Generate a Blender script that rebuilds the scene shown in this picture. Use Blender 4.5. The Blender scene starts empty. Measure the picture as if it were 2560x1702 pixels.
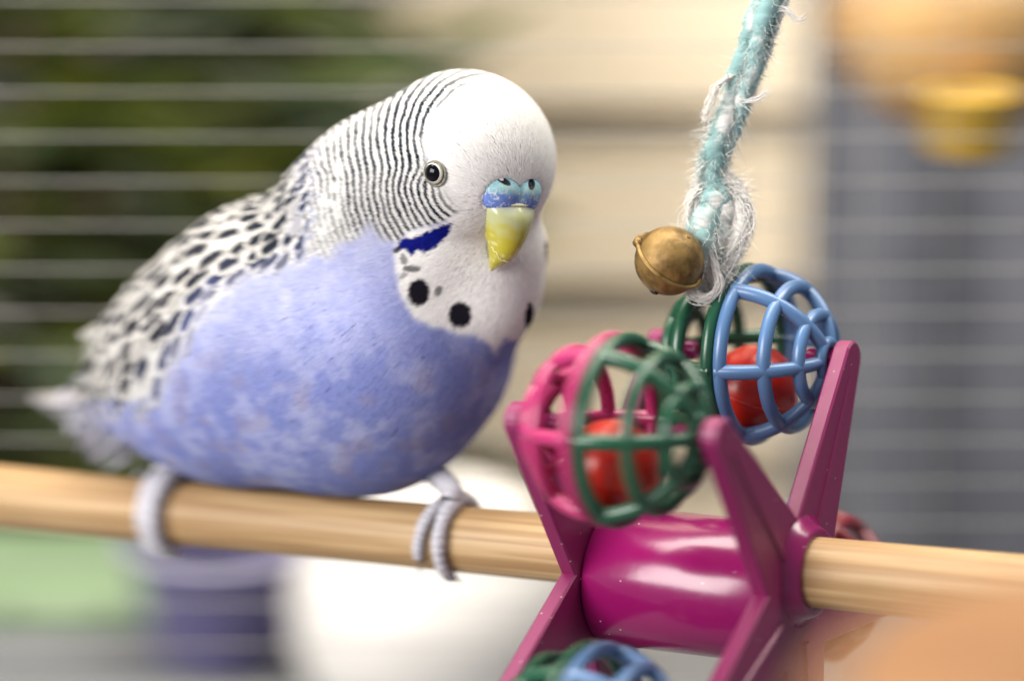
import bpy, bmesh, math, random
import numpy as np
from mathutils import Vector, Matrix

random.seed(7); rng = np.random.default_rng(7)
SC = bpy.context.scene
COL = SC.collection
rad = math.radians

# ------------------------------------------------------------------ camera, world, light, exposure
# Lengths below are in millimetres in a frame whose x is right, y up and z towards the viewer; MM() turns
# them into world metres (the viewer looks down by PITCH degrees).
KPX = 0.0656          # mm per photograph pixel on the plane of focus
DIST = 500.0          # mm from the lens to that plane
PITCH = rad(18)
cp, sp = math.cos(PITCH), math.sin(PITCH)
ROT = np.array([[1, 0, 0], [0, sp, -cp], [0, cp, sp]])     # frame -> world

def MM(p):
    return (np.asarray(p, float) @ ROT.T) * 0.001

def unmm(w):
    return (np.asarray(w, float) * 1000) @ ROT

def at(px, py, z):
    s = (DIST - z) / DIST
    return np.array([(px - 1280) * KPX * s, (851 - py) * KPX * s, z])

def to_px(P):
    s = DIST / (DIST - P[..., 2])
    return 1280 + P[..., 0] * s / KPX, 851 - P[..., 1] * s / KPX

cam_d = bpy.data.cameras.new('camera')
cam = bpy.data.objects.new('camera', cam_d); COL.objects.link(cam)
cam.location = MM([0, 0, DIST])
cam.rotation_euler = (math.pi / 2 - PITCH, 0, 0)
cam_d.sensor_width = 36
cam_d.lens = 36 * DIST / (2560 * KPX)
cam_d.clip_start = 0.01; cam_d.clip_end = 50
cam_d.dof.use_dof = True
cam_d.dof.focus_distance = (DIST + 1.0) / 1000
cam_d.dof.aperture_fstop = cam_d.lens / 17.0
cam_d.dof.aperture_ratio = 0.5          # the photograph blurs about twice as far sideways as up and down
SC.camera = cam

world = bpy.data.worlds.new('World'); SC.world = world; world.use_nodes = True
wb = world.node_tree.nodes['Background']
wb.inputs[0].default_value = (0.80, 0.88, 1.0, 1); wb.inputs[1].default_value = 0.38

def area_light(name, pos, target, size, power, color):
    l = bpy.data.lights.new(name, 'AREA'); l.shape = 'RECTANGLE'; l.size, l.size_y = size
    l.energy = power; l.color = color
    o = bpy.data.objects.new(name, l); COL.objects.link(o)
    o.location = pos
    o.rotation_euler = (Vector(target) - Vector(pos)).to_track_quat('-Z', 'Y').to_euler()
    return o
# one big window high on the left behind the viewer
area_light('window_light', (-1.27, -0.95, 0.66), (0, 0.03, 0), (1.2, 0.80), 54, (1.0, 0.96, 0.91))
# added fill lamp out of view, only to brighten the wall and bush
area_light('wall_fill_light', (0.1, 0.20, 0.62), (0.05, 0.47, -0.02), (1.2, 0.3), 20, (1.0, 0.94, 0.84))

SC.view_settings.view_transform = 'Standard'; SC.view_settings.look = 'None'
SC.view_settings.exposure = 0.0; SC.view_settings.gamma = 1
SC.view_settings.use_curve_mapping = False
SC.render.engine = 'CYCLES'
SC.cycles.use_denoising = True
SC.cycles.max_bounces = 8
SC.cycles.sample_clamp_indirect = 6

# ------------------------------------------------------------------ materials
def mat(name, color=(.8, .8, .8), rough=.5, spec=.5, **kw):
    m = bpy.data.materials.new(name); m.use_nodes = True
    b = m.node_tree.nodes['Principled BSDF']
    b.inputs['Base Color'].default_value = (*color, 1)
    b.inputs['Roughness'].default_value = rough
    b.inputs['Specular IOR Level'].default_value = spec
    for k, v in kw.items():
        b.inputs[k.replace('_', ' ')].default_value = v
    return m

def nodes(m):
    return m.node_tree.nodes, m.node_tree.links, m.node_tree.nodes['Principled BSDF']

def attr_mat(name, rough=.85, spec=.15, translucent=0.0):
    m = mat(name, (1, 1, 1), rough, spec)
    N, L, b = nodes(m)
    a = N.new('ShaderNodeVertexColor'); a.layer_name = 'Col'
    L.new(a.outputs[0], b.inputs['Base Color'])
    if translucent:
        t = N.new('ShaderNodeBsdfTranslucent'); mx = N.new('ShaderNodeMixShader')
        L.new(a.outputs[0], t.inputs[0]); mx.inputs[0].default_value = translucent
        out = N['Material Output']
        L.new(b.outputs[0], mx.inputs[1]); L.new(t.outputs[0], mx.inputs[2]); L.new(mx.outputs[0], out.inputs[0])
    return m

def noise_mat(name, c1, c2, scale, rough=.5, spec=.5, stretch=(1, 1, 1), detail=4, bump=0.0, lo=.35, hi=.65, dist=0.0, **kw):
    m = mat(name, c1, rough, spec, **kw)
    N, L, b = nodes(m)
    tc = N.new('ShaderNodeTexCoord'); mp = N.new('ShaderNodeMapping'); mp.inputs['Scale'].default_value = stretch
    nz = N.new('ShaderNodeTexNoise'); nz.inputs['Scale'].default_value = scale; nz.inputs['Detail'].default_value = detail
    nz.inputs['Distortion'].default_value = dist
    cr = N.new('ShaderNodeValToRGB'); cr.color_ramp.elements[0].position = lo; cr.color_ramp.elements[1].position = hi
    cr.color_ramp.elements[0].color = (*c1, 1); cr.color_ramp.elements[1].color = (*c2, 1)
    L.new(tc.outputs['Object'], mp.inputs[0]); L.new(mp.outputs[0], nz.inputs['Vector'])
    L.new(nz.outputs[0], cr.inputs[0]); L.new(cr.outputs[0], b.inputs['Base Color'])
    if bump:
        bp = N.new('ShaderNodeBump'); bp.inputs['Strength'].default_value = bump; bp.inputs['Distance'].default_value = 0.0003
        L.new(nz.outputs[0], bp.inputs['Height']); L.new(bp.outputs[0], b.inputs['Normal'])
    return m

def plastic(name, color, rough=.28, sss=.0, specks=0.0):
    """moulded plastic with slightly uneven gloss, fine dust specks and scuffs"""
    m = mat(name, color, rough, .5)
    N, L, b = nodes(m)
    tc = N.new('ShaderNodeTexCoord')
    nz = N.new('ShaderNodeTexNoise'); nz.inputs['Scale'].default_value = 260; nz.inputs['Detail'].default_value = 5
    mr = N.new('ShaderNodeMapRange'); mr.inputs['To Min'].default_value = rough * .8; mr.inputs['To Max'].default_value = rough * 1.35
    L.new(tc.outputs['Object'], nz.inputs['Vector']); L.new(nz.outputs[0], mr.inputs[0]); L.new(mr.outputs[0], b.inputs['Roughness'])
    bp = N.new('ShaderNodeBump'); bp.inputs['Strength'].default_value = .08; bp.inputs['Distance'].default_value = .0004
    L.new(nz.outputs[0], bp.inputs['Height']); L.new(bp.outputs[0], b.inputs['Normal'])
    if sss:
        b.inputs['Subsurface Weight'].default_value = sss; b.inputs['Subsurface Radius'].default_value = (1, .4, .4)
        b.inputs['Subsurface Scale'].default_value = .002
    if specks:
        v = N.new('ShaderNodeTexVoronoi'); v.inputs['Scale'].default_value = 620
        n2 = N.new('ShaderNodeTexNoise'); n2.inputs['Scale'].default_value = 900
        L.new(tc.outputs['Object'], v.inputs['Vector']); L.new(tc.outputs['Object'], n2.inputs['Vector'])
        lt = N.new('ShaderNodeMath'); lt.operation = 'LESS_THAN'; lt.inputs[1].default_value = .10
        sx = N.new('ShaderNodeSeparateColor'); L.new(v.outputs['Color'], sx.inputs[0])
        g = N.new('ShaderNodeMath'); g.operation = 'GREATER_THAN'; g.inputs[1].default_value = .80
        ml = N.new('ShaderNodeMath'); ml.operation = 'MULTIPLY'; m2 = N.new('ShaderNodeMath'); m2.operation = 'MULTIPLY'; m2.inputs[1].default_value = specks
        L.new(v.outputs['Distance'], lt.inputs[0]); L.new(sx.outputs[0], g.inputs[0])
        L.new(lt.outputs[0], ml.inputs[0]); L.new(g.outputs[0], ml.inputs[1]); L.new(ml.outputs[0], m2.inputs[0])
        mx = N.new('ShaderNodeMix'); mx.data_type = 'RGBA'; mx.inputs[6].default_value = (*color, 1); mx.inputs[7].default_value = (.75, .62, .66, 1)
        L.new(m2.outputs[0], mx.inputs[0]); L.new(mx.outputs[2], b.inputs['Base Color'])
    return m

M = {}
M['plumage'] = attr_mat('plumage', .8, .08, .34)
M['skin_under'] = attr_mat('down', .9, .05)
M['magenta'] = plastic('magenta_plastic', (.185, .0045, .075), .19, .0, .55)
M['magenta_satin'] = plastic('magenta_satin_plastic', (.175, .0055, .068), .42, .0, .5)
M['pink'] = plastic('pink_plastic', (.34, .02, .105), .26, .08)
M['green'] = plastic('green_plastic', (.010, .066, .034), .26)
M['blue'] = plastic('blue_plastic', (.075, .155, .31), .3)
M['red'] = plastic('red_plastic', (.46, .016, .008), .3, .05)
M['deep red'] = plastic('deep_red_plastic', (.17, .008, .02), .35)
M['wire'] = mat('cage_wire', (.29, .285, .27), .35, .5)

# ------------------------------------------------------------------ object helpers
def empty(name, label, cat, base_mm, group=None):
    o = bpy.data.objects.new(name, None); COL.objects.link(o)
    o.location = MM(base_mm); o.empty_display_size = .005
    o['label'] = label; o['category'] = cat
    if group: o['group'] = group
    return o

def root_of(o):
    while o.parent: o = o.parent
    return o

def mesh_np(name, V, faces, smooth=True, col=None):
    """faces: list of (n,3)/(n,4) int arrays"""
    me = bpy.data.meshes.new(name)
    V = np.asarray(V, np.float32); me.vertices.add(len(V)); me.vertices.foreach_set('co', V.ravel())
    faces = [np.asarray(f, np.int32) for f in faces if len(f)]
    loops = np.concatenate([f.ravel() for f in faces])
    sizes = np.concatenate([np.full(len(f), f.shape[1], np.int32) for f in faces])
    starts = np.concatenate([[0], np.cumsum(sizes)[:-1]]).astype(np.int32)
    me.loops.add(len(loops)); me.loops.foreach_set('vertex_index', loops)
    me.polygons.add(len(sizes)); me.polygons.foreach_set('loop_start', starts); me.polygons.foreach_set('loop_total', sizes)
    me.polygons.foreach_set('use_smooth', np.full(len(sizes), smooth))
    if col is not None:
        a = me.color_attributes.new('Col', 'FLOAT_COLOR', 'POINT')
        c = np.ones((len(V), 4), np.float32); c[:, :3] = col; a.data.foreach_set('color', c.ravel())
    me.update(); me.validate()
    return me

def add(name, P_mm, faces, material, parent=None, smooth=True, col=None, kind=None):
    """one mesh object from points in the mm frame"""
    W = MM(P_mm)
    org = np.array(root_of(parent).location) if parent else W.mean(0)
    me = mesh_np(name, W - org, faces, smooth, col)
    o = bpy.data.objects.new(name, me); COL.objects.link(o)
    if parent: o.parent = parent
    else: o.location = org
    if material: me.materials.append(material)
    if kind: o['kind'] = kind
    return o

def tagit(o, label, cat=None, group=None, kind=None):
    o['label'] = label
    if cat: o['category'] = cat
    if group: o['group'] = group
    if kind: o['kind'] = kind
    return o

def nrm(v):
    v = np.asarray(v, float); return v / (np.linalg.norm(v, axis=-1, keepdims=True) + 1e-12)

def grid_faces(nu, nv, wrap_u=False, wrap_v=False, off=0):
    iu = np.arange(nu if wrap_u else nu - 1); iv = np.arange(nv if wrap_v else nv - 1)
    a, b = np.meshgrid(iu, iv, indexing='ij'); a2 = (a + 1) % nu; b2 = (b + 1) % nv
    return np.stack([a * nv + b, a2 * nv + b, a2 * nv + b2, a * nv + b2], -1).reshape(-1, 4) + off

def frames(P):
    P = np.asarray(P, float); T = nrm(np.gradient(P, axis=0))
    n = np.zeros_like(P); r = np.array([0, 0, 1.]) if abs(T[0][2]) < .9 else np.array([1., 0, 0])
    n[0] = nrm(np.cross(T[0], r))
    for i in range(1, len(P)):
        v = n[i - 1] - T[i] * np.dot(n[i - 1], T[i]); n[i] = nrm(v)
    return T, n, np.cross(T, n)

def tube(P, R, seg=12, cap=True, closed=False, flat=1.0):
    """swept round tube; returns V, faces"""
    P = np.asarray(P, float); R = np.broadcast_to(np.asarray(R, float), (len(P),))
    T, n, b = frames(P)
    if closed:
        pass
    a = np.linspace(0, 2 * math.pi, seg, endpoint=False)
    V = P[:, None] + R[:, None, None] * (np.cos(a)[None, :, None] * n[:, None] + flat * np.sin(a)[None, :, None] * b[:, None])
    V = V.reshape(-1, 3); F = [grid_faces(len(P), seg, wrap_v=True)]
    if cap:
        V = np.vstack([V, P[0] - T[0] * R[0] * .35, P[-1] + T[-1] * R[-1] * .35]); k = len(V)
        i = np.arange(seg); j = (i + 1) % seg
        F.append(np.stack([j, i, np.full(seg, k - 2)], -1))
        o = (len(P) - 1) * seg
        F.append(np.stack([o + i, o + j, np.full(seg, k - 1)], -1))
    return V, F

def ring(C, ax, R, r, seg=48, sec=10, flat=1.0):
    """torus round axis ax"""
    ax = nrm(ax); h = np.array([0, 0, 1.]) if abs(ax[2]) < .9 else np.array([1., 0, 0])
    e1 = nrm(np.cross(ax, h)); e2 = np.cross(ax, e1)
    t = np.linspace(0, 2 * math.pi, seg, endpoint=False); s = np.linspace(0, 2 * math.pi, sec, endpoint=False)
    d = np.cos(t)[:, None] * e1 + np.sin(t)[:, None] * e2
    V = np.asarray(C) + d[:, None] * (R + r * np.cos(s))[None, :, None] + ax * (r * flat * np.sin(s))[None, :, None]
    return V.reshape(-1, 3), [grid_faces(seg, sec, True, True)]

def merge(parts):
    V, F, o = [], [], 0
    for v, f in parts:
        V.append(v); F += [x + o for x in f]; o += len(v)
    return np.vstack(V), F

def lathe(C, ax, prof, seg=48, closed_ends=True):
    """prof: list of (radius, along axis)"""
    ax = nrm(ax); h = np.array([0, 0, 1.]) if abs(ax[2]) < .9 else np.array([1., 0, 0])
    e1 = nrm(np.cross(ax, h)); e2 = np.cross(ax, e1)
    prof = np.asarray(prof, float); t = np.linspace(0, 2 * math.pi, seg, endpoint=False)
    d = np.cos(t)[:, None] * e1 + np.sin(t)[:, None] * e2
    V = np.asarray(C) + d[None] * prof[:, 0][:, None, None] + (ax * prof[:, 1][:, None])[:, None]
    V = V.reshape(-1, 3); F = [grid_faces(len(prof), seg, wrap_v=True)]
    if closed_ends:
        k = len(V); V = np.vstack([V, np.asarray(C) + ax * prof[0, 1], np.asarray(C) + ax * prof[-1, 1]])
        i = np.arange(seg); j = (i + 1) % seg; o = (len(prof) - 1) * seg
        F += [np.stack([j, i, np.full(seg, k)], -1), np.stack([o + i, o + j, np.full(seg, k + 1)], -1)]
    return V, F

def catmull(pts, n):
    P = np.asarray(pts, float); P = np.vstack([2 * P[0] - P[1], P, 2 * P[-1] - P[-2]]); out = []
    m = len(P) - 3
    for t in np.linspace(0, m - 1e-6, n):
        i = int(t); u = t - i; a, b, c, d = P[i:i + 4]
        out.append(.5 * (2 * b + (c - a) * u + (2 * a - 5 * b + 4 * c - d) * u * u + (3 * b - a - 3 * c + d) * u ** 3))
    return np.array(out)

def hash01(I, seed):
    v = np.sin(I[..., 0] * 127.1 + I[..., 1] * 311.7 + I[..., 2] * 74.7 + seed * 19.19) * 43758.5453
    return v - np.floor(v)

def vnoise(P, seed=0):
    P = np.asarray(P, float); I = np.floor(P); f = P - I; f = f * f * (3 - 2 * f); r = 0
    for dx in (0, 1):
        for dy in (0, 1):
            for dz in (0, 1):
                w = (f[..., 0] if dx else 1 - f[..., 0]) * (f[..., 1] if dy else 1 - f[..., 1]) * (f[..., 2] if dz else 1 - f[..., 2])
                r = r + w * hash01(I + np.array([dx, dy, dz]), seed)
    return r

def sstep(a, b, x):
    t = np.clip((x - a) / (b - a), 0, 1); return t * t * (3 - 2 * t)

# ------------------------------------------------------------------ signed-distance modelling
def smin(a, b, k):
    h = np.clip(.5 + .5 * (b - a) / k, 0, 1); return b * (1 - h) + a * h - k * h * (1 - h)

def ell(P, C, R, B=None):
    q = P - C
    if B is not None: q = q @ np.asarray(B).T
    R = np.asarray(R, float); k0 = np.linalg.norm(q / R, axis=-1); k1 = np.linalg.norm(q / (R * R), axis=-1)
    return k0 * (k0 - 1) / (k1 + 1e-9)

def surface_nets(f, lo, hi, h):
    lo = np.asarray(lo, float); n = np.ceil((np.asarray(hi) - lo) / h).astype(int) + 1
    g = np.stack(np.meshgrid(*[np.arange(k) for k in n], indexing='ij'), -1)
    Fv = np.empty(n)
    for i in range(n[0]):
        Fv[i] = f((lo + g[i] * h).reshape(-1, 3)).reshape(n[1], n[2])
    S = Fv < 0; c = [(i, j, k) for i in (0, 1) for j in (0, 1) for k in (0, 1)]
    sl = lambda A, o: A[o[0]:n[0] - 1 + o[0], o[1]:n[1] - 1 + o[1], o[2]:n[2] - 1 + o[2]]
    cnt = sum(sl(S, o).astype(int) for o in c); act = (cnt > 0) & (cnt < 8)
    acc = np.zeros((*act.shape, 3)); num = np.zeros(act.shape)
    for a in c:
        for ax in range(3):
            if a[ax] == 1: continue
            b = list(a); b[ax] = 1
            va, vb = sl(Fv, a), sl(Fv, tuple(b)); cr = ((va < 0) != (vb < 0)) & act
            t = np.where(cr, va / np.where(cr, va - vb, 1), 0)
            p = np.zeros((*act.shape, 3)); p[...] = a; p[..., ax] += t
            acc += p * cr[..., None]; num += cr
    idx = -np.ones(act.shape, int); ijk = np.argwhere(act); idx[act] = np.arange(len(ijk))
    V = lo + (ijk + (acc[act] / num[act][:, None])) * h
    Q = []
    for ax in range(3):
        u, v = (ax + 1) % 3, (ax + 2) % 3
        A = np.moveaxis(S, (ax, u, v), (0, 1, 2)); I = np.moveaxis(idx, (ax, u, v), (0, 1, 2))
        e = np.argwhere(A[:-1, 1:-1, 1:-1] != A[1:, 1:-1, 1:-1])
        if not len(e): continue
        i, j, k = e[:, 0], e[:, 1] + 1, e[:, 2] + 1
        q = np.stack([I[i, j - 1, k - 1], I[i, j, k - 1], I[i, j, k], I[i, j - 1, k]], -1)
        flip = ~A[i, j, k]; q[flip] = q[flip][:, ::-1]; Q.append(q)
    Q = np.vstack(Q); Q = Q[(Q >= 0).all(1)]
    for _ in range(2):
        V = V - f(V)[:, None] * grad(f, V) * .8
    return V, Q

def grad(f, P, e=.05):
    g = np.stack([f(P + np.eye(3)[i] * e) - f(P - np.eye(3)[i] * e) for i in range(3)], -1)
    return nrm(g)

# ================================================================== SETTING
WORLD_UP = np.array([0, cp, sp])          # world z in the mm frame
def wv(x, y, z):                          # world millimetres -> mm frame
    return np.array([x, y, z], float) @ ROT

def wbox(lo, hi):
    lo = np.asarray(lo, float); hi = np.asarray(hi, float)
    V = np.array([[x, y, z] for x in (lo[0], hi[0]) for y in (lo[1], hi[1]) for z in (lo[2], hi[2])])
    F = np.array([[0, 1, 3, 2], [4, 6, 7, 5], [0, 4, 5, 1], [2, 3, 7, 6], [0, 2, 6, 4], [1, 5, 7, 3]])
    return V @ ROT, [F]

FLOOR_Z = -150.0                          # the cage's tray
GROUND_Z = -420.0
V_, F_ = wbox((-1500, -300, GROUND_Z - 12), (1500, 1200, GROUND_Z))
o = add('ground', V_, F_, noise_mat('paving', (.10, .105, .10), (.17, .17, .165), 14, .8), smooth=False)
tagit(o, 'dull grey paving below the cage', None, None, 'structure')

# beige wall of lapped boards
wall = bpy.data.objects.new('wall', None); COL.objects.link(wall); wall['kind'] = 'structure'; wall['label'] = 'warm beige wall of lapped boards behind the cage'
wall.location = (0, .47, GROUND_Z / 1000)
beige = noise_mat('beige_paint', (.80, .675, .50), (.84, .72, .55), 9, .7, .3, (1, 1, 4))
bme = None
for i in range(18):
    prof = np.array([(0, 0), (-9, 0), (-2, 57.4), (0, 57.4)])
    if bme is None:
        V = np.array([[x, y, z] for x in (-800, 800) for (y, z) in prof]) * .001
        bme = mesh_np('board', V, [np.array([[0, 1, 5, 4], [1, 2, 6, 5], [2, 3, 7, 6], [3, 0, 4, 7]]), np.array([[3, 2, 1, 0], [4, 5, 6, 7]])], False)
        bme.materials.append(beige)
    b = bpy.data.objects.new('board', bme); COL.objects.link(b); b.parent = wall; b.location = (0, 0, i * .058)

# ------------------------------------------------------------------ grey fabric curtain on the right
def curtain():
    nu, nv = 140, 24
    u = np.linspace(0, 1, nu); v = np.linspace(0, 1, nv); U, Vv = np.meshgrid(u, v, indexing='ij')
    X = 74 + 420 * U; Z = GROUND_Z + 8 + 720 * Vv
    Y = 262 + 4 * np.sin(U * 62 + .8 * np.sin(Vv * 3)) + 4 * np.sin(U * 23 + 1) + 10 * vnoise(np.stack([U * 6, Vv * 4, U * 0], -1), 3)
    P = np.stack([X, Y, Z], -1).reshape(-1, 3); Q = grid_faces(nu, nv)
    B = P + np.array([0, 2.5, 0]); n = len(P)
    edge = []
    for row in (np.arange(nv), (nu - 1) * nv + np.arange(nv)):
        edge.append(np.stack([row[:-1], row[1:], row[1:] + n, row[:-1] + n], -1))
    for row in (np.arange(nu) * nv, np.arange(nu) * nv + nv - 1):
        edge.append(np.stack([row[:-1], row[1:], row[1:] + n, row[:-1] + n], -1))
    c = add('curtain', np.vstack([P, B]) @ ROT, [Q, Q[:, ::-1] + n] + edge, noise_mat('grey_cloth', (.085, .087, .102), (.115, .117, .132), 60, .9, .1))
    tagit(c, 'slate grey hanging curtain with soft folds behind the cage', 'curtain')
curtain()

# ------------------------------------------------------------------ leafy bush on the left
def bush():
    b = empty('bush', 'dark olive leafy bush growing behind the cage', 'bush', wv(-190, 350, GROUND_Z))
    trunk = []
    for k in range(7):
        a = k * .9; p0 = wv(-190 + 6 * math.cos(a), 350 + 6 * math.sin(a), GROUND_Z)
        p1 = wv(-190 + 60 * math.cos(a), 350 + 25 * math.sin(a), GROUND_Z + 270); p2 = wv(-190 + 140 * math.cos(a), 350 + 45 * math.sin(a), GROUND_Z + 600)
        trunk.append(tube(catmull([p0, p1, p2], 14), np.linspace(5, 1.5, 14), 8))
    V, F = merge(trunk); add('trunk', V, F, mat('bark', (.10, .075, .05), .9, .2), b)
    n = 5600
    c = np.stack([rng.uniform(-420, 20, n), rng.uniform(300, 430, n), rng.uniform(GROUND_Z + 90, GROUND_Z + 640, n)], -1)
    keep = (c[:, 0] < -44 - 20 * np.sin(c[:, 2] * .02) + rng.normal(0, 14, n))
    c = c[keep]; n = len(c)
    d = nrm(rng.normal(0, 1, (n, 3)) * np.array([1.6, .7, .5])); s = nrm(np.cross(d, rng.normal(0, 1, (n, 3)))); up = np.cross(d, s)
    Ln = rng.uniform(22, 46, n); Wd = Ln * rng.uniform(.2, .34, n)
    tmpl = np.array([[0, 0, 0], [.3, 1, .12], [.3, -1, .12], [.7, .8, .08], [.7, -.8, .08], [1, 0, -.1], [.35, 0, 0], [.7, 0, -.03]])
    P = c[:, None] + tmpl[None, :, 0, None] * (d * Ln[:, None])[:, None] + tmpl[None, :, 1, None] * (s * Wd[:, None])[:, None] * .5 + tmpl[None, :, 2, None] * (up * Ln[:, None])[:, None]
    f = np.array([[0, 6, 1], [0, 2, 6], [1, 6, 7], [1, 7, 3], [6, 2, 4], [6, 4, 7], [3, 7, 5], [7, 4, 5]])
    F = (f[None] + (np.arange(n) * 8)[:, None, None]).reshape(-1, 3)
    pal = np.array([(.038, .058, .012), (.075, .098, .008), (.028, .042, .018), (.12, .135, .012), (.045, .055, .032)])
    cc = pal[rng.integers(0, 5, n)] * rng.uniform(.7, 1.3, (n, 1))
    pale = rng.random(n) < .035; cc[pale] = (.30, .30, .26)
    add('crown', P.reshape(-1, 3) @ ROT, [F], attr_mat('leaves', .6, .3, .2), b, True, np.repeat(cc, 8, 0), 'stuff')
bush()

# ------------------------------------------------------------------ cage: back panel of horizontal rods, upright rods at the corner
def cage():
    y0 = 128.0
    c = empty('cage', 'pale wire cage panel behind the bird, thin level bars and uprights', 'cage', wv(0, y0, FLOOR_Z))
    z_top = 210
    tv, tf = wbox((-340, -260, FLOOR_Z - 6), (340, 290, FLOOR_Z)); add('tray', tv, tf, noise_mat('tray_metal', (.10, .105, .11), (.15, .155, .16), 30, .6), c, False)
    V, F = tube(np.array([[x, 0, 0] for x in np.linspace(-330, 330, 8)]), .19, 8)
    me = mesh_np('wire', V * .001, F); me.materials.append(M['wire'])
    # spacing that falls on the bars of the photograph at this distance
    zs = []
    for i in range(-3, 17):
        py = 93 + 107.3 * i
        d = np.array([0, (851 - py) * KPX, -DIST]); wd = d @ ROT.T; wc = np.array([0, 0, DIST]) @ ROT.T
        t = (y0 - wc[1]) / wd[1]; zs.append((wc + wd * t)[2])
    step = (zs[0] - zs[-1]) / (len(zs) - 1); zs = [z for z in (zs[0] - step * i for i in range(40)) if z > FLOOR_Z + 4]
    for z in zs:
        o = bpy.data.objects.new('wire', me); COL.objects.link(o); o.parent = c; o.location = (0, 0, (z - FLOOR_Z) / 1000)
    V, F = tube(np.array([[0, 0, z] for z in np.linspace(0, zs[0] - FLOOR_Z + 8, 6)]), .2, 8)
    me2 = mesh_np('upright', V * .001, F); me2.materials.append(M['wire'])
    for x in (-300, -150, 62.0, 66, 72, 77, 89, 180, 260):
        o = bpy.data.objects.new('upright', me2); COL.objects.link(o); o.parent = c
        o.location = (x * .001, .0014 + (.03 if x in (66, 77) else 0), 0)
    return zs
ZS = cage()

# ------------------------------------------------------------------ bowls, boxes and the straw nest behind the perch
def on_floor(px, py, y):
    """x of a pixel column at world depth y (mm)"""
    d = np.array([(px - 1280) * KPX, (851 - py) * KPX, -DIST]) @ ROT.T; wc = np.array([0, 0, DIST]) @ ROT.T
    t = (y - wc[1]) / d[1]; return wc + d * t

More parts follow.
